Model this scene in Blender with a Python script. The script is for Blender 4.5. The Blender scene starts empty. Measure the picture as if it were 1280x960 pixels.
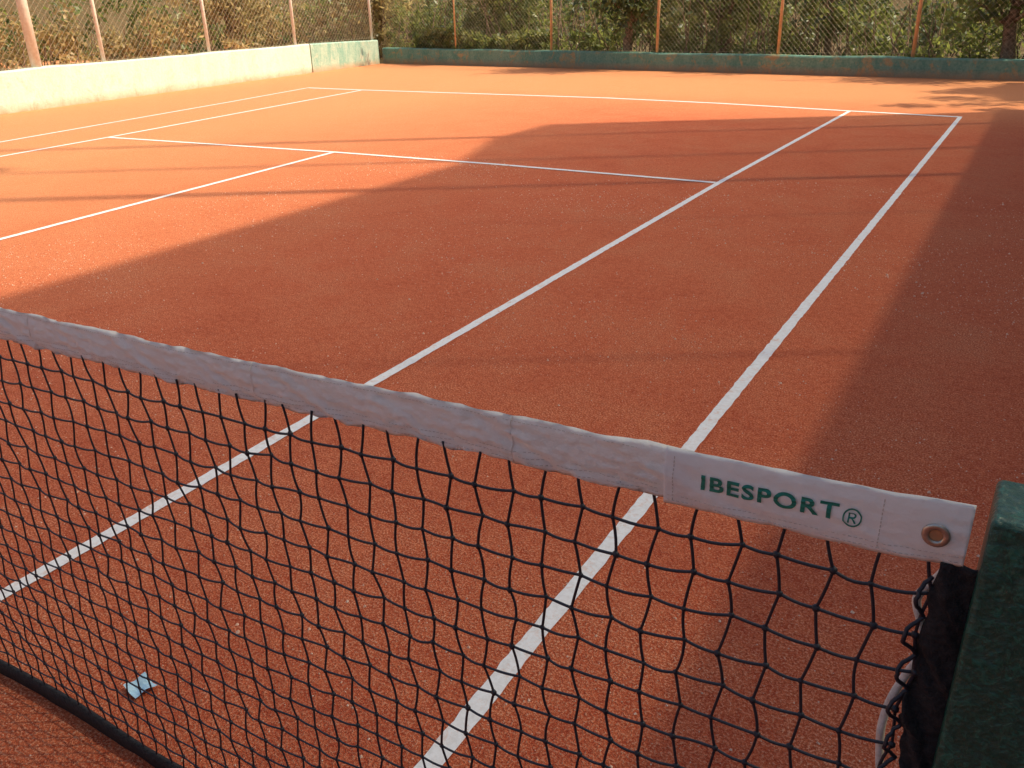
import bpy, math, random
import numpy as np
from mathutils import Matrix, Vector
random.seed(7); rng=np.random.default_rng(7)
SC=bpy.context.scene
COL=SC.collection

# ------------------------------------------------------------------ helpers
def add_mesh(name, V, F, mats=(), smooth=False, parent=None, fm=None):
    me=bpy.data.meshes.new(name)
    me.from_pydata([tuple(map(float,v)) for v in V],[],[tuple(int(i) for i in f) for f in F])
    for m in mats: me.materials.append(m)
    if fm is not None: me.polygons.foreach_set('material_index',np.array(fm,dtype=np.int32))
    if smooth: me.polygons.foreach_set('use_smooth',[True]*len(me.polygons))
    me.update()
    ob=bpy.data.objects.new(name,me); COL.objects.link(ob)
    if parent: ob.parent=parent
    return ob
def quads_mesh(name,V,mats,parent=None):
    n=len(V)
    me=bpy.data.meshes.new(name)
    me.vertices.add(n*4); me.vertices.foreach_set('co',V.reshape(-1).astype(np.float32))
    me.loops.add(n*4); me.loops.foreach_set('vertex_index',np.arange(n*4,dtype=np.int32))
    me.polygons.add(n); me.polygons.foreach_set('loop_start',np.arange(0,n*4,4,dtype=np.int32))
    for m in mats: me.materials.append(m)
    me.update(calc_edges=True)
    ob=bpy.data.objects.new(name,me); COL.objects.link(ob)
    if parent: ob.parent=parent
    return ob
def empty(name,loc=(0,0,0)):
    e=bpy.data.objects.new(name,None); COL.objects.link(e); e.location=loc; return e
def tube_geo(polys,rad,sides=6,caps=True):
    V=[];F=[]
    for k,pl in enumerate(polys):
        pl=np.asarray(pl,float); n=len(pl)
        r=rad[k] if isinstance(rad,(list,tuple)) else rad
        rr=np.full(n,r) if np.isscalar(r) else np.asarray(r,float)
        T=np.gradient(pl,axis=0); T/=np.linalg.norm(T,axis=1)[:,None]+1e-12
        a=np.array([0,0,1.]) if abs(T[0][2])<0.9 else np.array([1.,0,0])
        b0=len(V)
        u=np.cross(T[0],a);u/=np.linalg.norm(u)
        for i in range(n):
            u=u-T[i]*(u@T[i]);u/=np.linalg.norm(u)+1e-12
            w=np.cross(T[i],u)
            for s in range(sides):
                t=2*math.pi*s/sides
                V.append(pl[i]+rr[i]*(math.cos(t)*u+math.sin(t)*w))
        for i in range(n-1):
            for s in range(sides):
                s2=(s+1)%sides
                F.append((b0+i*sides+s,b0+i*sides+s2,b0+(i+1)*sides+s2,b0+(i+1)*sides+s))
        if caps:
            F.append(tuple(b0+s for s in range(sides))[::-1])
            F.append(tuple(b0+(n-1)*sides+s for s in range(sides)))
    return V,F
def box_geo(x0,x1,y0,y1,z0,z1):
    V=[(x0,y0,z0),(x1,y0,z0),(x1,y1,z0),(x0,y1,z0),(x0,y0,z1),(x1,y0,z1),(x1,y1,z1),(x0,y1,z1)]
    F=[(0,3,2,1),(4,5,6,7),(0,1,5,4),(1,2,6,5),(2,3,7,6),(3,0,4,7)]
    return V,F
def merge(gs):
    V=[];F=[]
    for v,f in gs:
        b=len(V);V+=list(v);F+=[tuple(i+b for i in ff) for ff in f]
    return V,F

class Mat:
    def __init__(s,name):
        s.m=bpy.data.materials.new(name); s.m.use_nodes=True
        s.nt=s.m.node_tree; s.n=s.nt.nodes; s.l=s.nt.links
        s.b=s.n['Principled BSDF']; s.out=s.n['Material Output']; s._c=None
    def node(s,t): return s.n.new(t)
    def link(s,a,b): s.l.new(a,b)
    def coords(s):
        if s._c is None: s._c=s.node('ShaderNodeTexCoord').outputs['Object']
        return s._c
    def noise(s,scale,detail=4,rough=.6,vec=None,dist=0):
        n=s.node('ShaderNodeTexNoise'); n.inputs['Scale'].default_value=scale
        n.inputs['Detail'].default_value=detail; n.inputs['Roughness'].default_value=rough
        n.inputs['Distortion'].default_value=dist
        s.link(vec if vec else s.coords(),n.inputs['Vector']); return n.outputs['Fac']
    def ramp(s,fac,stops):
        r=s.node('ShaderNodeValToRGB'); e=r.color_ramp.elements
        while len(e)<len(stops): e.new(.5)
        for i,(p,c) in enumerate(stops):
            e[i].position=p; e[i].color=(*c,1) if len(c)==3 else c
        s.link(fac,r.inputs[0]); return r.outputs[0]
    def mix(s,fac,a,b,mode='MIX'):
        m=s.node('ShaderNodeMix'); m.data_type='RGBA'; m.blend_type=mode
        if hasattr(fac,'links'): s.link(fac,m.inputs[0])
        else: m.inputs[0].default_value=fac
        for i,x in ((6,a),(7,b)):
            if hasattr(x,'links'): s.link(x,m.inputs[i])
            else: m.inputs[i].default_value=(*x,1)
        return m.outputs[2]
    def bump(s,h,strength=.3,dist=.01,normal=None):
        b=s.node('ShaderNodeBump'); b.inputs['Strength'].default_value=strength; b.inputs['Distance'].default_value=dist
        s.link(h,b.inputs['Height'])
        if normal: s.link(normal,b.inputs['Normal'])
        return b.outputs[0]
    def math(s,op,a,b=0.):
        m=s.node('ShaderNodeMath'); m.operation=op
        for i,x in ((0,a),(1,b)):
            if hasattr(x,'links'): s.link(x,m.inputs[i])
            else: m.inputs[i].default_value=x
        return m.outputs[0]
    def set(s,color=None,rough=None,normal=None,metal=None,spec=None):
        def p(n,v):
            if v is None: return
            if hasattr(v,'links'): s.link(v,s.b.inputs[n])
            else: s.b.inputs[n].default_value=(*v,1) if isinstance(v,tuple) else v
        p('Base Color',color);p('Roughness',rough);p('Metallic',metal);p('Specular IOR Level',spec)
        if normal: s.link(normal,s.b.inputs['Normal'])
        return s.m

# ------------------------------------------------------------------ materials
def clay_mat():
    m=Mat('clay')
    v=m.coords()
    big=m.noise(.35,3,.6,v,.6)
    mid=m.noise(1.9,6,.75,v,.5)
    fine=m.noise(30,4,.85,v)
    grit=m.noise(150,2,.85,v)
    c=m.mix(m.ramp(big,[(.35,(0,0,0)),(.65,(1,1,1))]),(.70,.108,.040),(.79,.155,.056))
    c=m.mix(.6,c,m.ramp(mid,[(.30,(.54,.070,.030)),(.48,(.74,.125,.047)),(.72,(.84,.26,.115))]))
    # darker, redder clay close to the net; sunlit tone painted in towards left and back
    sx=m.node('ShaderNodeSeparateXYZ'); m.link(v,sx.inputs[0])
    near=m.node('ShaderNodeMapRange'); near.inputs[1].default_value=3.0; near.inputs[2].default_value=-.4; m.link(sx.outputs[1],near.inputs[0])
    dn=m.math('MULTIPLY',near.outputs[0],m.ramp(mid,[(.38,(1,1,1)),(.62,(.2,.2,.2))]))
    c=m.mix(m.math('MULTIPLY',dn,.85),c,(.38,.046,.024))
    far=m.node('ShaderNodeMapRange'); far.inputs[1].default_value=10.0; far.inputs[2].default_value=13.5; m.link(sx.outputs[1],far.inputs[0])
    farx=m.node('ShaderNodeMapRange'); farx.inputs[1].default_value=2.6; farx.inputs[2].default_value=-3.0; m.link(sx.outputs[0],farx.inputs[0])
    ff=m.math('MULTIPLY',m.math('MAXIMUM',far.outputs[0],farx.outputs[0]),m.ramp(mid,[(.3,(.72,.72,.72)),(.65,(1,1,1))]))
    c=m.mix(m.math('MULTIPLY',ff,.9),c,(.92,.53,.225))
    c=m.mix(.34,c,m.ramp(fine,[(.40,(.40,.050,.024)),(.60,(.94,.32,.15))]))
    pg=m.ramp(mid,[(.35,(.28,.28,.28)),(.65,(.52,.52,.52))])
    c=m.mix(pg,c,m.ramp(grit,[(.40,(.28,.036,.018)),(.52,(.74,.18,.07)),(.62,(1.0,.62,.40))]))
    h=m.math('ADD',m.math('MULTIPLY',grit,.8),fine)
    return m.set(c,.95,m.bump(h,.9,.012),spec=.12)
def line_mat():
    m=Mat('line_tape'); v=m.coords()
    a=m.noise(60,3,.7,v); d=m.noise(14,5,.85,v,.5)
    c=m.ramp(a,[(.3,(.82,.79,.76)),(.6,(.94,.93,.92))])
    c=m.mix(m.ramp(d,[(.54,(0,0,0)),(.72,(.7,.7,.7))]),c,(.76,.38,.20))
    return m.set(c,.7,m.bump(a,.3,.003))
def earth_mat():
    m=Mat('earth'); v=m.coords()
    a=m.noise(.8,4,.7,v); b=m.noise(14,4,.8,v)
    c=m.mix(.5,m.ramp(a,[(.3,(.09,.07,.035)),(.7,(.22,.155,.08))]),m.ramp(b,[(.35,(.05,.04,.018)),(.65,(.26,.18,.10))]))
    return m.set(c,1,m.bump(b,.8,.05),spec=.1)
def fabric_mat(name,c0,c1,trans=.25,wr=.25):
    m=Mat(name); v=m.coords()
    a=m.noise(13,5,.65,v); st=m.noise(40,4,.6,v); sp=m.noise(210,3,.7,v)
    c=m.mix(m.ramp(a,[(.38,(0,0,0)),(.75,(1,1,1))]),c0,c1)
    c=m.mix(m.ramp(sp,[(.62,(0,0,0)),(.8,(.25,.25,.25))]),c,(.65,.50,.40))
    n=m.bump(st,wr,.006)
    m.set(c,.7,n,spec=.3)
    t=m.node('ShaderNodeBsdfTranslucent'); m.link(c,t.inputs[0]); 
    mx=m.node('ShaderNodeMixShader'); mx.inputs[0].default_value=trans
    m.link(m.b.outputs[0],mx.inputs[1]); m.link(t.outputs[0],mx.inputs[2]); m.link(mx.outputs[0],m.out.inputs[0])
    return m.m
def simple(name,col,rough=.6,ns=None,col2=None,bump=.2,bd=.002,metal=0,spec=.5):
    m=Mat(name)
    if ns:
        a=m.noise(ns,4,.7); c=m.mix(m.ramp(a,[(.35,(0,0,0)),(.65,(1,1,1))]),col,col2)
        return m.set(c,rough,m.bump(a,bump,bd),metal,spec)
    return m.set(col,rough,None,metal,spec)
def leaf_mat(name,stops,trans=.5,tc=(.50,.52,.12)):
    m=Mat(name)
    g=m.node('ShaderNodeNewGeometry')
    c=m.ramp(g.outputs['Random Per Island'],stops)
    v=m.coords(); b=m.noise(1.1,2,.6,v)
    c=m.mix(m.ramp(b,[(.45,(0,0,0)),(.70,(.5,.5,.5))]),c,stops[-1][1])
    m.set(c,.45,spec=.5)
    t=m.node('ShaderNodeBsdfTranslucent'); m.link(m.mix(.5,c,tc,'MIX'),t.inputs[0])
    mx=m.node('ShaderNodeMixShader'); mx.inputs[0].default_value=trans
    m.link(m.b.outputs[0],mx.inputs[1]); m.link(t.outputs[0],mx.inputs[2]); m.link(mx.outputs[0],m.out.inputs[0])
    return m.m
def wall_mat(name,base,stain,rust,streak=(.9,.88,.8)):
    m=Mat(name); v=m.coords()
    mp=m.node('ShaderNodeMapping'); mp.inputs['Scale'].default_value=(1.6,1.6,.5); m.link(v,mp.inputs['Vector'])
    a=m.noise(2.2,5,.7,mp.outputs[0],.4); b=m.noise(25,4,.75,v)
    r=m.noise(3.1,5,.75,v,.7)
    c=m.mix(m.ramp(a,[(.4,(0,0,0)),(.62,(1,1,1))]),base,stain)
    c=m.mix(m.ramp(r,[(.53,(0,0,0)),(.63,(.9,.9,.9))]),c,rust)
    c=m.mix(.3,c,m.ramp(b,[(.3,tuple(x*.5 for x in base)),(.7,streak)]))
    sx=m.node('ShaderNodeSeparateXYZ'); m.link(v,sx.inputs[0])
    mr=m.node('ShaderNodeMapRange'); mr.inputs[1].default_value=.16; mr.inputs[2].default_value=0; m.link(sx.outputs[2],mr.inputs[0])
    c=m.mix(m.math('MULTIPLY',mr.outputs[0],m.math('MULTIPLY',r,1.3)),c,(.55,.27,.13))
    return m.set(c,.85,m.bump(b,.6,.015),spec=.2)

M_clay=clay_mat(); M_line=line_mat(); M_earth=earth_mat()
M_band=fabric_mat('band_canvas',(.96,.93,.90),(.92,.87,.83),.22,.8)
M_sleeve=fabric_mat('sleeve_vinyl',(.96,.94,.92),(.93,.90,.87),.15,.4)
M_cord=simple('net_cord',(.006,.008,.016),.5,500,(.024,.026,.042),.3,.0006)
M_bind=simple('black_binding',(.006,.006,.008),.8,120,(.03,.026,.028),.9,.006)
M_rope=simple('white_rope',(.82,.77,.72),.8,200,(.66,.58,.5),.4,.001)
M_print=simple('green_print',(.0,.17,.115),.5,60,(.01,.22,.16),.0)
M_steel=simple('steel',(.62,.58,.52),.35,90,(.42,.37,.32),.1,.001,metal=.9)
M_rusty=simple('rusty_steel',(.40,.16,.07),.8,25,(.55,.27,.13),.4,.003)
M_thread=simple('stitching',(.60,.54,.49),.9)
M_grit=simple('grit',(.95,.76,.62),.9,90,(.85,.50,.33),.0)
def post_paint():
    m=Mat('green_hammered_paint'); v=m.coords()
    a=m.noise(75,5,.8,v,1.2)
    fleck=m.ramp(a,[(.50,(0,0,0)),(.60,(1,1,1))])
    c=m.mix(fleck,(.004,.065,.046),(.014,.14,.10))
    vor=m.node('ShaderNodeTexVoronoi'); vor.inputs['Scale'].default_value=190; m.link(v,vor.inputs['Vector'])
    h=m.math('ADD',m.math('MULTIPLY',a,.8),m.math('MULTIPLY',vor.outputs['Distance'],.35))
    return m.set(c,.3,m.bump(h,.8,.004),spec=.6)
M_paint=post_paint()
M_leaf=leaf_mat('leaves',[(0,(.02,.05,.012)),(.45,(.055,.10,.024)),(.82,(.14,.18,.05)),(1,(.34,.34,.12))],.45)
M_leafdry=leaf_mat('leaves_dry',[(0,(.06,.06,.022)),(.35,(.18,.16,.06)),(.75,(.42,.33,.14)),(1,(.60,.47,.23))],.5,(.78,.62,.26))
M_leafdark=leaf_mat('leaves_dark',[(0,(.010,.032,.012)),(.6,(.035,.075,.026)),(1,(.15,.20,.075))],.3)
M_bark=simple('bark',(.10,.07,.05),.95,18,(.36,.25,.17),.8,.02,spec=.1)
M_galv=simple('galvanised_wire',(.62,.52,.38),.6,30,(.48,.34,.22),.2)
M_whitepost=simple('white_painted_post',(.82,.79,.72),.6,15,(.70,.62,.52),.2)
M_orangepost=simple('rust_painted_post',(.78,.46,.23),.7,12,(.55,.31,.16),.3)
M_wallL=wall_mat('limewashed_wall',(.60,.68,.56),(.82,.80,.68),(.44,.58,.47),(.88,.88,.80))
M_wallB=wall_mat('teal_wall',(.09,.28,.22),(.17,.36,.28),(.48,.32,.13),(.45,.55,.44))
M_conc=simple('concrete',(.45,.42,.37),.9,6,(.33,.30,.26),.4,.01)

# ------------------------------------------------------------------ camera
cam=bpy.data.cameras.new('camera'); co=bpy.data.objects.new('camera',cam); COL.objects.link(co); SC.camera=co
yaw,pit,rol=0.5432,0.419,-0.0294
f=np.array([-math.sin(yaw)*math.cos(pit),math.cos(yaw)*math.cos(pit),-math.sin(pit)])
r=np.array([math.cos(yaw),math.sin(yaw),0]);u=np.cross(r,f)
c,s=math.cos(rol),math.sin(rol); r2=c*r+s*u;u2=-s*r+c*u
M=Matrix(((r2[0],u2[0],-f[0],6.3361),(r2[1],u2[1],-f[1],-.7477),(r2[2],u2[2],-f[2],1.4614),(0,0,0,1)))
co.matrix_world=M
cam.sensor_width=36; cam.lens=1071.5/1280*36; cam.clip_start=.02; cam.clip_end=2000

# ------------------------------------------------------------------ light
EL=math.radians(48); TE=math.tan(EL); AZ=math.atan2(.861,.508)
w=bpy.data.worlds.new('World'); SC.world=w; w.use_nodes=True
nt=w.node_tree; sky=nt.nodes.new('ShaderNodeTexSky'); sky.sky_type='NISHITA'; sky.sun_disc=False
sky.sun_elevation=EL; sky.sun_rotation=AZ; sky.air_density=1; sky.dust_density=5; sky.ozone_density=.3
bg=nt.nodes['Background']; bg.inputs[1].default_value=.15; nt.links.new(sky.outputs[0],bg.inputs[0])
sl=bpy.data.lights.new('sun','SUN'); sl.energy=5; sl.angle=math.radians(.7); sl.color=(1,.89,.62)
so=bpy.data.objects.new('sun',sl); COL.objects.link(so)
sd=Vector((math.sin(AZ)*math.cos(EL),math.cos(AZ)*math.cos(EL),math.sin(EL)))
so.rotation_euler=sd.to_track_quat('Z','Y').to_euler(); so.location=(20,12,20)
SC.view_settings.view_transform='Standard'; SC.view_settings.look='None'; SC.view_settings.exposure=0

# ------------------------------------------------------------------ ground
add_mesh('ground',[(-600,-600,-.012),(600,-600,-.012),(600,600,-.012),(-600,600,-.012)],[(0,1,2,3)],[M_earth])
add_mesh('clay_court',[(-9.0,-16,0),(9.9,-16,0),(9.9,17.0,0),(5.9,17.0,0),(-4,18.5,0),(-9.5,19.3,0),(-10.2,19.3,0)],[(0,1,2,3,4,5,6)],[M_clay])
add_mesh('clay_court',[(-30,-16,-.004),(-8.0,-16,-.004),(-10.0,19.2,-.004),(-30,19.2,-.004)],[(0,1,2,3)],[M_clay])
def strip(pts,wd=.05,z=.004):
    V=[];F=[];pts=np.array(pts,float)
    P=[]
    for a,b in zip(pts[:-1],pts[1:]):
        n=max(2,int(np.linalg.norm(b-a)/.03))
        for i in range(n): P.append(a+(b-a)*i/n)
    P.append(pts[-1]);P=np.array(P)
    T=np.gradient(P,axis=0);T/=np.linalg.norm(T,axis=1)[:,None]
    N=np.stack([-T[:,1],T[:,0]],1)
    e1=rng.normal(0,.0013,len(P));e2=rng.normal(0,.0013,len(P))
    for i in range(len(P)):
        a=P[i]+N[i]*(wd/2+e1[i]);b=P[i]-N[i]*(wd/2+e2[i])
        V+=[(a[0],a[1],z),(b[0],b[1],z)]
    for i in range(len(P)-1): F.append((2*i,2*i+1,2*i+3,2*i+2))
    return V,F
g=[strip([(5.485,-11.88),(5.485,2),(5.49,11.62)]),
   strip([(4.11,-11.88),(4.11,2),(4.08,6.5),(4.13,11.86)]),
   strip([(4.055,6.5),(1.8,6.58),(-.31,6.58),(-4.0,6.44)],.06,z=.0045),
   strip([(.06,.5),(.06,2.6),(-.29,6.55)],.058),
   strip([(-3.6,-11.88),(-3.6,2),(-3.84,4.9),(-4.0,6.44),(-4.89,12.6)],.06),
   strip([(-4.8,-11.88),(-4.8,3),(-5.04,5.6),(-5.87,10.2),(-6.38,12.72)],.055),
   strip([(5.51,11.64),(4.13,11.89),(2.2,12.3),(.23,12.56),(-4.89,12.66),(-6.4,12.76)],.085,z=.0045),
   strip([(4.085,-6.4),(-3.6,-6.4)],z=.0045),strip([(5.51,-11.9),(-4.83,-11.9)],.07,z=.0045),
   strip([(.06,-6.37),(.06,-.3)])]
V,F=merge(g); add_mesh('court_lines',V,F,[M_line])
def grit():
    n=46000
    y=-1.2+rng.random(n)**1.7*8.0; x=6.9-rng.random(n)**1.05*6.6
    cl=np.array([math.sin(a*2.1+math.sin(b*1.7)*1.5)+math.sin(b*2.9+a*1.3) for a,b in zip(x,y)])
    keep=rng.random(n)<np.clip(.45+.35*cl,.08,1); x=x[keep];y=y[keep];n=len(x)
    s_=rng.gamma(2.0,.00058,n)+.0006
    s_*=1+np.clip(y,0,8)*.10
    V=[];F=[]
    for i in range(n):
        a=random.uniform(0,6.28);b=len(V);S=s_[i]
        for k in range(4):
            aa=a+k*1.571+random.uniform(-.4,.4);V.append((x[i]+S*math.cos(aa),y[i]+S*math.sin(aa),.0005))
        V.append((x[i]+S*random.uniform(-.3,.3),y[i]+S*random.uniform(-.3,.3),.0005+S*random.uniform(.8,1.3)))
        F+=[(b,b+1,b+4),(b+1,b+2,b+4),(b+2,b+3,b+4),(b+3,b,b+4)]
    add_mesh('clay_grit',V,F,[M_grit])
grit()

# ------------------------------------------------------------------ net
net=empty('tennis_net')
XR=6.352; XL=-6.352
kx=np.array([0,2.5,4.0,4.87,5.33,5.68,5.89,6.06,6.29,6.36]); kz=np.array([.914,.955,.985,1.010,1.018,1.029,1.035,1.040,1.048,1.054])
def ztop(x): return np.interp(np.abs(x),kx,kz)
def sn(x,seed,fr):
    return sum(math.sin(x*fr*(1+.73*k)+seed*1.7*(k+1)+math.sin(x*fr*.37+seed+k))/(1+.6*k) for k in range(4))/2.2
def yoff(x,z): return .010*sn(x,2,1.3)*(1-abs(z-.5)*.8)+.004*sn(x+z*1.4,5,5)
def ybase(x): return .004*sn(x,3,1.1)
def band_y(x,v,amp=1.0,sd=0):
    prof=-.0045*math.sin(math.pi*min(max(v,0),1))**.6
    wr=amp*(.0040*sn(x+.14*v,11+sd,52)*(1.05-.75*v)+.0022*sn(x-.30*v,4+sd,120)*(1-.5*v)+.0016*sn(v*1.5+x*3,9,14)+.0012*sn(v*.4+x*.15,7+sd,60))
    return ybase(x)+prof+wr
BH=.060
def band_geo(x0,x1,dx,h,amp,off,sd=0,nv=12,drop=.0040):
    nx=int((x1-x0)/dx)+1; V=[];F=[]
    for i in range(nx+1):
        x=x0+(x1-x0)*i/nx
        zt=float(ztop(x))+.0016*sn(x,sd+1,34)*amp+off*.4
        zb=zt-h-off-drop*(.5+.5*sn(x,sd+6,44))*amp
        fr=[];bk=[]
        for j in range(nv+1):
            v=1-j/nv
            fr.append((x,band_y(x,v,amp,sd)-off,zb+(zt-zb)*v))
        for j in range(nv+1):
            v=j/nv
            bk.append((x,max(ybase(x)+.0065*math.sin(math.pi*v)**.6+.0012*amp*sn(x,17,50)+off,band_y(x,v,amp,sd)+.001),zb+(zt-zb)*v))
        V+=fr+bk[1:-1]
    m=2*(nv+1)-2
    for i in range(nx):
        for j in range(m):
            j2=(j+1)%m
            F.append((i*m+j,i*m+j2,(i+1)*m+j2,(i+1)*m+j))
    F.append(tuple(range(m))[::-1]);F.append(tuple(nx*m+j for j in range(m)))
    return V,F
SX0=6.070;SA=.42
V,F=merge([band_geo(4.0,SX0+.03,.0035,BH,1.0,0,nv=16),band_geo(XL,4.0,.02,BH,1.0,0,nv=4)])
add_mesh('headband',V,F,[M_band],True,net)
V,F=band_geo(SX0,XR,.0025,.0625,SA,.0026,3,16)
add_mesh('sleeve',V,F,[M_sleeve],True,net)
polys=[]
for vv in (.08,.18,.28,.90):
    x=4.2
    while x<SX0-.006:
        z=float(ztop(x))
        polys.append([(x,band_y(x,vv,1,0)-.0004,z-BH*(1-vv)),(x+.0035,band_y(x+.0035,vv,1,0)-.0004,float(ztop(x+.0035))-BH*(1-vv))]); x+=.0055
for vv in (.07,.17):
    x=SX0+.004
    while x<XR-.006:
        z=float(ztop(x));yb=band_y(x,vv,SA,3)-.0026
        polys.append([(x,yb-.0004,z-.0635*(1-vv)),(x+.003,band_y(x+.003,vv,SA,3)-.0030,float(ztop(x+.003))-.0635*(1-vv))]); x+=.005
for xs in (6.080,6.280):
    for k in range(12):
        v0=.08+k*.07
        z=float(ztop(xs))
        polys.append([(xs,band_y(xs,v0,SA,3)-.0031,z-.0635*(1-v0)),(xs,band_y(xs,v0+.045,SA,3)-.0031,z-.0635*(1-v0-.045))])
V,F=tube_geo(polys,.0004,4,False); add_mesh('stitching',V,F,[M_thread],False,net)
gs=[]
for xs in (5.47,5.885,4.95):
    P=[]
    for k in range(13):
        v0=k/12*.98
        P.append((xs+.001*math.sin(v0*5),band_y(xs,v0,1,0)-.0003,float(ztop(xs))-BH*(1-v0)))
    gs.append(tube_geo([P],.0008,6))
V,F=merge(gs);add_mesh('seams',V,F,[M_band],True,net)
# lettering: one text object per letter so each glyph meshes cleanly
import bmesh
def glyph_mesh(body,size,offset,spacing=1.12):
    cu=bpy.data.curves.new('t','FONT'); cu.body=body; cu.size=size; cu.offset=offset; cu.space_character=spacing
    o=bpy.data.objects.new('t',cu); COL.objects.link(o); bpy.context.view_layer.update()
    dg=bpy.context.evaluated_depsgraph_get()
    me=bpy.data.meshes.new_from_object(o.evaluated_get(dg))
    bm=bmesh.new();bm.from_mesh(me)
    bmesh.ops.triangulate(bm,faces=bm.faces)
    for th in (.3,.15):
        bmesh.ops.subdivide_edges(bm,edges=[e for e in bm.edges if e.calc_length()>th],cuts=2)
        bmesh.ops.triangulate(bm,faces=bm.faces)
    P=np.array([v.co[:] for v in bm.verts]); F=[tuple(v.index for v in ff.verts) for ff in bm.faces]
    bm.free(); bpy.data.objects.remove(o)
    return P,F
def on_band(P,F,x0,x1,v0,v1):
    mn=P.min(0);mx=P.max(0);V=[]
    for p in P:
        x=x0+(x1-x0)*(p[0]-mn[0])/(mx[0]-mn[0]);v=v0+(v1-v0)*(p[1]-mn[1])/(mx[1]-mn[1])
        V.append((x,band_y(x,v,SA,3)-.0026-.0013,float(ztop(x))-.0645*(1-v)))
    return V,F
P,Fq=glyph_mesh('IBESPORT',1,.026,1.15)
P2,F2=glyph_mesh('\u00ae',1.75,.0)
V,F=merge([on_band(P,Fq,6.110,6.243,.42,.69),on_band(P2,F2,6.247,6.264,.36,.66)])
add_mesh('lettering',V,F,[M_print],False,net)
gx=6.326;gv=.50;gy=band_y(gx,gv,SA,3)-.0040;gz=float(ztop(gx))-.0645*(1-gv)
def ring(cx,cy,cz,R,rr,n=32,m=10,fl=.5):
    V=[];F=[]
    for i in range(n):
        a=2*math.pi*i/n
        for j in range(m):
            b=2*math.pi*j/m
            q=R+rr*math.cos(b)
            V.append((cx+q*math.cos(a),cy+rr*fl*math.sin(b),cz+q*math.sin(a)))
    for i in range(n):
        for j in range(m):
            F.append((i*m+j,i*m+(j+1)%m,((i+1)%n)*m+(j+1)%m,((i+1)%n)*m+j))
    return V,F
V,F=ring(gx,gy,gz,.0088,.0032);add_mesh('grommet',V,F,[M_steel],True,net)
V=[(gx,gy+.0008,gz)]+[(gx+.0064*math.cos(a),gy+.0006,gz+.0064*math.sin(a)) for a in np.linspace(0,2*math.pi,24,endpoint=False)]
add_mesh('grommet_core',V,[(0,1+(i+1)%24,1+i) for i in range(24)],[M_rusty],False,net)

P0=.0445
xe=6.326
ncol=int((xe+6.32)/P0)+1
nrow=20
def node(i,j):
    x=xe-i*P0
    zt=float(ztop(x))-BH+.006; zb=.035
    k=j/nrow
    z=zt+(zb-zt)*k
    q=random.Random(i*131+j*7)
    sg=1 if (i+j)%2 else -1
    near=math.exp(-i/9)
    x2=x+sg*.0040+q.gauss(0,.0010)+.007*sn(z*1.0+x*.4,8,5)*math.sin(math.pi*k)**.5
    z2=z+(0 if j in(0,nrow) else sg*.0015+q.gauss(0,.0012)+.004*sn(x,12,4)*(k*(1-k)*4)-.004*near*math.sin(i*1.3)*(1-k))
    return np.array([x2,yoff(x,z)+q.gauss(0,.0015),z2])
ND=[[node(i,j) for j in range(nrow+1)] for i in range(ncol)]
polys=[]
def seg(a,b,bow,n=3):
    return [a+(b-a)*t+bow*math.sin(math.pi*t) for t in np.linspace(0,1,n+1)[:-1]]
for j in range(1,nrow+1):
    pl=[]
    for i in range(ncol-1):
        n=5 if i<60 else 2
        bow=np.array([0,random.gauss(0,.0010),-abs(random.gauss(.0018,.0008))])
        pl+=seg(ND[i][j],ND[i+1][j],bow,n)
    pl.append(ND[-1][j]); polys.append(pl)
for i in range(ncol):
    pl=[]
    for j in range(nrow):
        n=5 if i<60 else 2
        bow=np.array([random.gauss(0,.0010),random.gauss(0,.001),0])
        pl+=seg(ND[i][j],ND[i][j+1],bow,n)
    pl.append(ND[i][nrow]); polys.append(pl)
V,F=tube_geo(polys,.0018,6)
add_mesh('cords',V,F,[M_cord],True,net)
t=(1+5**.5)/2
iv=np.array([(-1,t,0),(1,t,0),(-1,-t,0),(1,-t,0),(0,-1,t),(0,1,t),(0,-1,-t),(0,1,-t),(t,0,-1),(t,0,1),(-t,0,-1),(-t,0,1)],float);iv/=np.linalg.norm(iv[0])
iff=[(0,11,5),(0,5,1),(0,1,7),(0,7,10),(0,10,11),(1,5,9),(5,11,4),(11,10,2),(10,7,6),(7,1,8),(3,9,4),(3,4,2),(3,2,6),(3,6,8),(3,8,9),(4,9,5),(2,4,11),(6,2,10),(8,6,7),(9,8,1)]
V=[];F=[]
for i in range(ncol):
    for j in range(1,nrow):
        b=len(V);sc=np.array([.0040,.0034,.0048])*random.uniform(.85,1.2)
        V+=list(ND[i][j]+iv*sc);F+=[tuple(b+k for k in ff) for ff in iff]
add_mesh('knots',V,F,[M_cord],True,net)
def tape(x0,x1,z0,z1,n,th=.004):
    V=[];F=[]
    for i in range(n+1):
        x=x0+(x1-x0)*i/n;y=yoff(x,.04);dz=.004*sn(x,21,9)
        V+=[(x,y-th-.002*sn(x,31,20),z0),(x,y-th,z1+dz),(x,y+th,z1+dz),(x,y+th,z0)]
    for i in range(n):
        for j in range(4):
            F.append((i*4+j,i*4+(j+1)%4,(i+1)*4+(j+1)%4,(i+1)*4+j))
    return V,F
V,F=tape(-6.33,6.33,.003,.045,500);add_mesh('bottom_tape',V,F,[M_bind],True,net)
V=[];F=[]
n=180;m=14
for i in range(n+1):
    z=.02+(.99-.02)*i/n
    w0=.036+.007*sn(z,3,26)+.004*sn(z,9,70)
    for j in range(m+1):
        q=j/m
        V.append((6.366-w0*(1-q),-.003+(.007*sn(z+q*.12,6,34)-.008*math.sin(math.pi*q)*(.6+.4*sn(z,14,22))+.005*sn(z*1.3+q*.08,2,85))*(1-.5*q),z))
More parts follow.
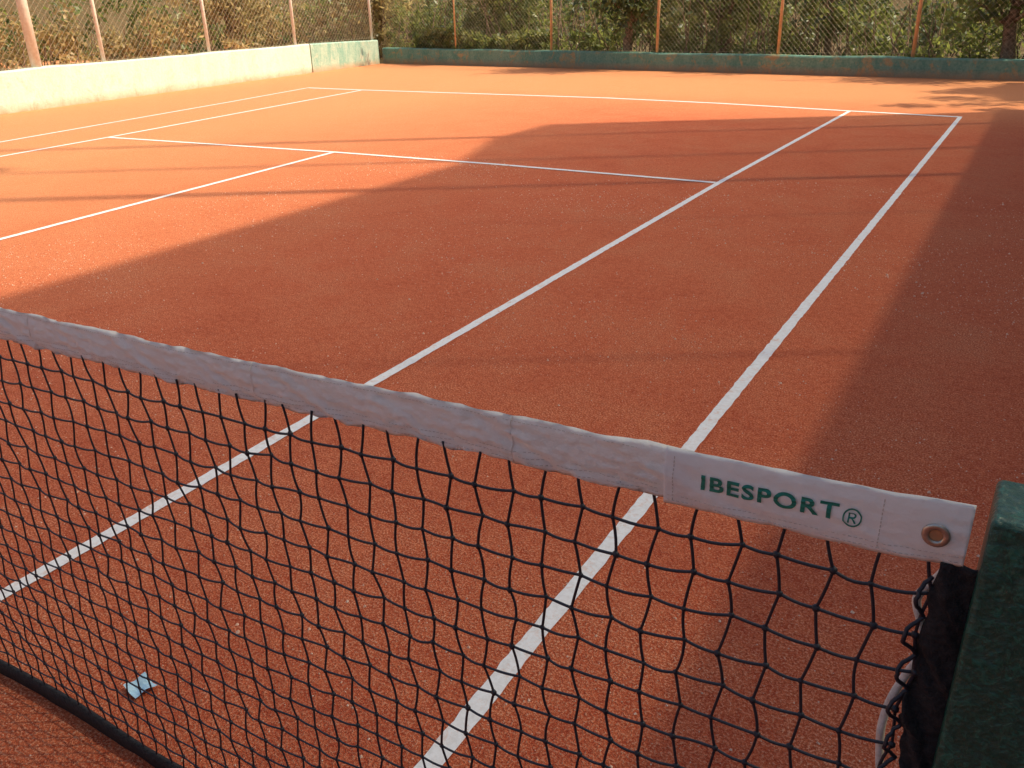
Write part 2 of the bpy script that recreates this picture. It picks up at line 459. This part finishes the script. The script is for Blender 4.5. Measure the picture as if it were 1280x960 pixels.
for i in range(n):
    for j in range(m): F.append((i*(m+1)+j,i*(m+1)+j+1,(i+1)*(m+1)+j+1,(i+1)*(m+1)+j))
ob=add_mesh('edge_binding',V,F,[M_bind],True,net)
md=ob.modifiers.new('s','SOLIDIFY');md.thickness=.003
polys=[];z=.97
while z>.05:
    pts=[]
    q=random.uniform(.5,1.3)
    for t in np.linspace(0,1,14):
        pts.append((6.330-.012*q*math.sin(math.pi*t)+.004*random.uniform(-.3,.3),-.008+.006*math.cos(2*math.pi*t),z-.045*t))
    polys.append(pts); z-=.045
V,F=tube_geo(polys,.0021,6);add_mesh('lacing',V,F,[M_cord],True,net)
pts=[(6.345,.012,.985),(6.332,.015,.955),(6.318,.016,.93),(6.330,.016,.90),(6.338,.02,.87),(6.326,.02,.84),(6.315,.018,.80),(6.311,.016,.76),(6.318,.018,.70),(6.34,.02,.62),(6.35,.02,.5)]
pp=np.array(pts);tt=np.linspace(0,len(pp)-1,70);sm=np.stack([np.interp(tt,range(len(pp)),pp[:,k]) for k in range(3)],1)
for _ in range(6): sm[1:-1]=(sm[:-2]+sm[2:]+2*sm[1:-1])/4
V,F=tube_geo([sm],.0042,8);add_mesh('lace_rope',V,F,[M_rope],True,net)

def net_post(sgn):
    e=empty('net_post',(sgn*6.405,0,0))
    bm=bmesh.new()
    bmesh.ops.create_cube(bm,size=1)
    for v in bm.verts: v.co=Vector((v.co.x*.082,v.co.y*.082,(v.co.z+.5)*1.063))
    bmesh.ops.bevel(bm,geom=[x for x in bm.edges],offset=.006,segments=4,affect='EDGES',profile=.5)
    me=bpy.data.meshes.new('column');bm.to_mesh(me);bm.free();me.materials.append(M_paint)
    for p in me.polygons:p.use_smooth=True
    o=bpy.data.objects.new('column',me);COL.objects.link(o);o.parent=e
    wn=o.modifiers.new('wn','WEIGHTED_NORMAL')
    V,F=tube_geo([[(0,0,0),(0,0,.02)]],.075,24);add_mesh('ground_collar',V,F,[M_paint],False,e)
    V,F=merge([tube_geo([[(sgn*.04,0,.86),(sgn*.075,0,.86)]],.022,16),tube_geo([[(sgn*.07,0,.86),(sgn*.07,.0,.96)]],.006,8),tube_geo([[(sgn*.07,0,.96),(sgn*.11,0,.96)]],.009,8)])
    add_mesh('winder',V,F,[M_steel],True,e)
net_post(1);net_post(-1)
pv=[];pf=[]
N=6
for i in range(N+1):
    for j in range(N+1):
        a=i/N-.5;b=j/N-.5
        pv.append((4.76+a*.056+b*.014,.13+b*.052-a*.01,.008+.009*abs(a)*2*(1+.5*b)+.004*math.sin(7*b+3*a)))
for i in range(N):
    for j in range(N): pf.append((i*(N+1)+j,(i+1)*(N+1)+j,(i+1)*(N+1)+j+1,i*(N+1)+j+1))
add_mesh('paper_scrap',pv,pf,[simple('blue_paper',(.40,.66,.85),.7,80,(.55,.78,.9),.1)],False)

# ------------------------------------------------------------------ perimeter walls
def wall_path(name,pts,h0,h1,th,mat):
    pts=np.array(pts,float);L=np.r_[0,np.cumsum(np.linalg.norm(np.diff(pts,axis=0),axis=1))]
    V=[];F=[];S=np.arange(0,L[-1]+.001,.25)
    for s_ in S:
        p=np.array([np.interp(s_,L,pts[:,0]),np.interp(s_,L,pts[:,1])])
        q=np.array([np.interp(min(s_+.05,L[-1]),L,pts[:,0]),np.interp(min(s_+.05,L[-1]),L,pts[:,1])])
        q0=np.array([np.interp(max(s_-.05,0),L,pts[:,0]),np.interp(max(s_-.05,0),L,pts[:,1])])
        t=(q-q0)/np.linalg.norm(q-q0);nn=np.array([-t[1],t[0]])
        h=h0+(h1-h0)*s_/L[-1]+.012*sn(s_,4,1.9);b=.004*sn(s_,8,5)
        bev=.025
        for (d,z) in ((b,-.01),(b,h-bev),(b+bev,h),(th-bev,h),(th,h-bev),(th,-.01)):
            V.append((p[0]+nn[0]*d,p[1]+nn[1]*d,z))
    m=6
    for i in range(len(S)-1):
        for j in range(m-1): F.append((i*m+j,(i+1)*m+j,(i+1)*m+j+1,i*m+j+1))
    F.append(tuple(range(m)));F.append(tuple((len(S)-1)*m+j for j in range(m))[::-1])
    return add_mesh(name,V,F,[mat])
wall_path('limewashed_wall',[(-6.0,-14),(-8.32,7.39),(-9.30,16.1)],.66,.66,.22,M_wallL)
wall_path('teal_wall',[(-9.305,16.12),(-9.5,17.9),(-9.62,19.25)],.66,.62,.22,wall_mat('mint_wall',(.20,.42,.34),(.50,.62,.50),(.62,.62,.48),(.66,.72,.62)))
wall_path('teal_wall',[(-9.7,19.38),(-4.0,18.55),(1.6,17.65),(5.9,16.98),(9.95,16.4)],.40,.32,.24,M_wallB)

def fence(name,a,b,z0,z1,posts,pm,pitch=.085,wr=.0019):
    e=empty(name)
    a=np.array(a,float);b=np.array(b,float);L=np.linalg.norm(b-a);t=(b-a)/L;H=z1-z0
    polys=[]
    k=-H
    while k<L:
        for sg in (1,-1):
            s0,s1=(k,k+H)
            za,zb=(z0,z1) if sg>0 else (z1,z0)
            c0=max(s0,0);c1=min(s1,L)
            if c1-c0<.05: continue
            f0=(c0-s0)/H;f1=(c1-s0)/H
            A=a+t*c0;B=a+t*c1
            off=.0015*sg
            polys.append([(A[0],A[1]+off,za+(zb-za)*f0),(B[0],B[1]+off,za+(zb-za)*f1)])
        k+=pitch
    for zz in (z0+.04,(z0+z1)/2,z1-.02): polys.append([(a[0],a[1],zz),(b[0],b[1],zz)])
    V,F=tube_geo(polys,wr,3,False);add_mesh('chain_link',V,F,[M_galv],False,e)
    gs=[]
    for (x,y,rr) in posts: gs.append(tube_geo([[(x,y,z0-.05),(x,y,z1+.05)]],rr,12))
    V,F=merge(gs);add_mesh('posts',V,F,[pm],True,e)
    return e
fence('chain_link_fence',(-8.45,7.6),(-9.75,19.2),.64,2.9,[(-8.72,9.97,.035),(-9.02,12.72,.035),(-9.35,15.65,.035),(-9.72,19.0,.035)],M_whitepost,.12,.0022)
fence('chain_link_fence',(-6.2,-14),(-8.43,7.58),.64,2.9,[(-6.3-.104*k*3,-13+3*k,.028) for k in range(7)],M_whitepost,.12,.0022)
V,F=tube_geo([[(-8.56,8.55,.6),(-8.56,8.55,3.6)]],.085,16);add_mesh('floodlight_post',V,F,[M_whitepost],True)
fence('chain_link_fence',(-9.7,19.5),(6.0,17.12),.36,2.7,[(-7.05,19.1,.022),(-4.0,18.65,.03),(-1.15,18.22,.032),(1.59,17.8,.032),(4.14,17.42,.034)],M_orangepost,.10,.0014)
fence('chain_link_fence',(6.0,17.12),(9.95,16.5),.34,2.7,[(7.0,16.97,.03),(9.9,16.5,.03)],M_orangepost,.10,.0014)

# right-hand side, unseen: wall and part-clear screen added to throw the big shade
def hx(dx): return dx/.861*TE
H1=hx(9.9-5.85);H2=hx(9.98-1.42);H3=hx(9.98-.85)
V,F=box_geo(9.9,10.12,-16,14.8,0,H1);add_mesh('shadow_wall',V,F,[M_conc])
ws=empty('shade_screen')
m=Mat('shade_screen_mat');tr=m.node('ShaderNodeBsdfTransparent');mx=m.node('ShaderNodeMixShader');mx.inputs[0].default_value=.19
m.set((.05,.12,.07),.9);m.link(m.b.outputs[0],mx.inputs[1]);m.link(tr.outputs[0],mx.inputs[2]);m.link(mx.outputs[0],m.out.inputs[0])
add_mesh('shade_sheet',[(9.98,-16,H1),(9.98,14.8,H1),(9.98,14.8,H3),(9.98,13.4,H3),(9.98,11.5,H2),(9.98,-16,H2)],[(0,1,2,3,4,5)],[m.m],False,ws)
V,F=merge([tube_geo([[(10.05,y,H1-.1),(10.05,y,H2+.05)]],.014,8) for y in np.arange(-15.8,14.9,3.05)]);add_mesh('poles',V,F,[M_whitepost],True,ws)
def mh(d): return d*TE
for (y,rr,h) in ((10.3,.055,mh(16.5)),(11.9,.03,mh(15.3)),(13.8,.05,mh(18))):
    e=empty('streak_mast',(10.3,y,0))  # unseen poles added to throw the thin shadow streaks
    V,F=tube_geo([[(0,0,0),(0,0,h)]],[[rr*1.2,rr]],12);add_mesh('mast',V,F,[M_whitepost],True,e)
    V,F=merge([box_geo(-.25,-.05,-.3,.3,h-.05,h+.25),tube_geo([[(0,-.35,h),(0,.35,h)]],.025,8)]);add_mesh('mast_head',V,F,[M_steel],False,e)

# ------------------------------------------------------------------ vegetation
def leaves(centers,rad,n_per,size,flat=.9):
    C=np.asarray(centers,float);rad=np.asarray(rad,float)
    idx=np.repeat(np.arange(len(C)),n_per);n=len(idx)
    d=rng.normal(size=(n,3));d/=np.linalg.norm(d,axis=1)[:,None]
    rr=rng.random(n)**.45
    P=C[idx]+d*rr[:,None]*rad[idx][:,None]*np.array([1,1,flat])
    P[:,2]=np.maximum(P[:,2],.02)
    a=rng.normal(size=(n,3));a/=np.linalg.norm(a,axis=1)[:,None]
    b=np.cross(a,rng.normal(size=(n,3)));b/=np.linalg.norm(b,axis=1)[:,None]
    s=size*rng.uniform(.6,1.4,n)[:,None]
    return np.stack([P-a*s,P+b*s*.45,P+a*s,P-b*s*.45],1)
def hedge(name,path,wd,h,dens,size,mat,n_per=60,crad=.28,zmin=0.0,twigs=True):
    path=np.array(path,float);L=np.r_[0,np.cumsum(np.linalg.norm(np.diff(path,axis=0),axis=1))]
    n=int(L[-1]*dens)
    s_=rng.random(n)*L[-1]
    x=np.interp(s_,L,path[:,0])+rng.normal(0,wd*.3,n);y=np.interp(s_,L,path[:,1])+rng.uniform(0,wd,n)
    hh=h*(.65+.35*np.sin(s_*1.1+1)*np.sin(s_*.37+2))
    z=zmin+rng.random(n)**.9*hh
    q=leaves(np.stack([x,y,z],1),crad*rng.uniform(.6,1.5,n),n_per,size)
    e=empty(name)
    quads_mesh('foliage',q,[mat],e)
    if twigs:
        polys=[]
        for k in range(int(L[-1]*9)):
            ss=random.random()*L[-1];bx=np.interp(ss,L,path[:,0])+random.gauss(0,wd*.3);by=np.interp(ss,L,path[:,1])+random.uniform(-.1,wd)
            a=random.uniform(0,6.3);ln=random.uniform(.8,2.2);lean=random.uniform(.05,.6)
            pl=[(bx,by,-.02)]
            for t in (.3,.6,1):
                pl.append((bx+math.cos(a)*lean*ln*t+random.gauss(0,.05),by+math.sin(a)*lean*ln*t+random.gauss(0,.05),ln*t))
            polys.append(pl)
        V,F=tube_geo(polys,[[.018,.014,.010,.004]]*len(polys),5,False);add_mesh('stems',V,F,[M_bark],True,e)
    return e
hedge('hedge',[(-10.4,20.2),(-4,19.5),(2,18.6),(10,17.4)],1.4,1.6,14,.07,M_leaf,40,.23)
hedge('hedge',[(-12,23),(0,22.5),(12,20.5)],2.5,2.6,12,.085,M_leafdark,36,.40)
hedge('hedge',[(-26,4),(-19.5,9),(-18,13),(-13.5,19.6),(-10.6,21)],1.6,2.2,15,.08,M_leafdry,36,.32)
hedge('ivy_bank',[(-8.6,19.35),(-6,19.05),(-4.2,18.8)],.25,.70,40,.07,M_leaf,16,.14,.25,False)

def tree(x,y,h,cr,cmat,trunk=.11,seed=0,dn=24):
    R=random.Random(seed);e=empty('tree',(x,y,0))
    polys=[];rads=[]
    pts=[];cx=cy=0
    for k in range(9):
        t=k/8;pts.append((cx,cy,h*.72*t));cx+=R.gauss(0,.05);cy+=R.gauss(0,.05)
    polys.append(pts);rads.append([trunk*(1.25-.85*k/8) for k in range(9)])
    cent=[];cr_=[]
    for k in range(14):
        z=h*R.uniform(.28,.72);a=R.uniform(0,6.28);ln=cr*R.uniform(.5,1)
        i=min(8,int(z/(h*.72)*8));b=pts[i]
        pl=[b]
        for t in (.35,.7,1): pl.append((b[0]+math.cos(a)*ln*t,b[1]+math.sin(a)*ln*t,b[2]+ln*.6*t+R.gauss(0,.06)))
        polys.append(pl);rads.append([trunk*.45,trunk*.3,trunk*.18,.008])
        for t in (.5,.75,1,1.15):
            for _ in range(2):
                cent.append((b[0]+math.cos(a)*ln*t+R.gauss(0,.25),b[1]+math.sin(a)*ln*t+R.gauss(0,.25),b[2]+ln*.6*t+R.gauss(0,.25)));cr_.append(R.uniform(.2,.5))
    for k in range(20):
        cent.append((R.gauss(0,cr*.4),R.gauss(0,cr*.4),h*R.uniform(.65,.95)));cr_.append(R.uniform(.25,.5))
    V,F=tube_geo(polys,rads,8);add_mesh('trunk',V,F,[M_bark],True,e)
    quads_mesh('crown',leaves(cent,cr_,dn,.08),[cmat],e)
for k,(x,y,h,cr,mt) in enumerate([(-6.6,20.8,3.2,1.1,M_leaf),(-2.15,18.9,3.2,.9,M_leafdark),(-.3,20.6,3.4,1.2,M_leaf),(2.2,19.6,3.2,1.0,M_leafdark),(5.65,18.0,3.2,1.0,M_leaf),(7.6,18.8,3.2,1.1,M_leafdark),(-11.5,21.5,3.4,1.2,M_leafdry),(-15.5,19.5,3.4,1.2,M_leafdry),(-20,12,3.6,1.3,M_leafdry)]):
    tree(x,y,h,cr,mt,.08+.05*((k*7)%3)/2,k+3)
tree(10.3,17.0,6.8,1.5,M_leafdark,.13,21,110)
V=[];F=[]
nx=80;ny=8
pth=np.array([(-60,-30),(-36,4),(-30,14),(-18,27),(-4,28),(14,25),(50,10)],float);Lp=np.r_[0,np.cumsum(np.linalg.norm(np.diff(pth,axis=0),axis=1))]
for i in range(nx+1):
    ss=Lp[-1]*i/nx;p=np.array([np.interp(ss,Lp,pth[:,0]),np.interp(ss,Lp,pth[:,1])]);d=(p-np.array([2,0]));d/=np.linalg.norm(d)
    for j in range(ny+1):
        q=p+d*j*1.6;V.append((q[0],q[1],-.02+(4.0*(1-math.cos(math.pi*j/ny))/2)+.15*sn(ss+j,3,1.1)*(j>0)))
for i in range(nx):
    for j in range(ny): F.append((i*(ny+1)+j,(i+1)*(ny+1)+j,(i+1)*(ny+1)+j+1,i*(ny+1)+j+1))
add_mesh('hillside',V,F,[M_earth],True)
hedge('background_woodland',[(-34,5),(-28,15),(-17,27.5),(-4,28.5),(14,25.5)],3,2.6,8,.13,M_leaf,36,.6,.0,False)
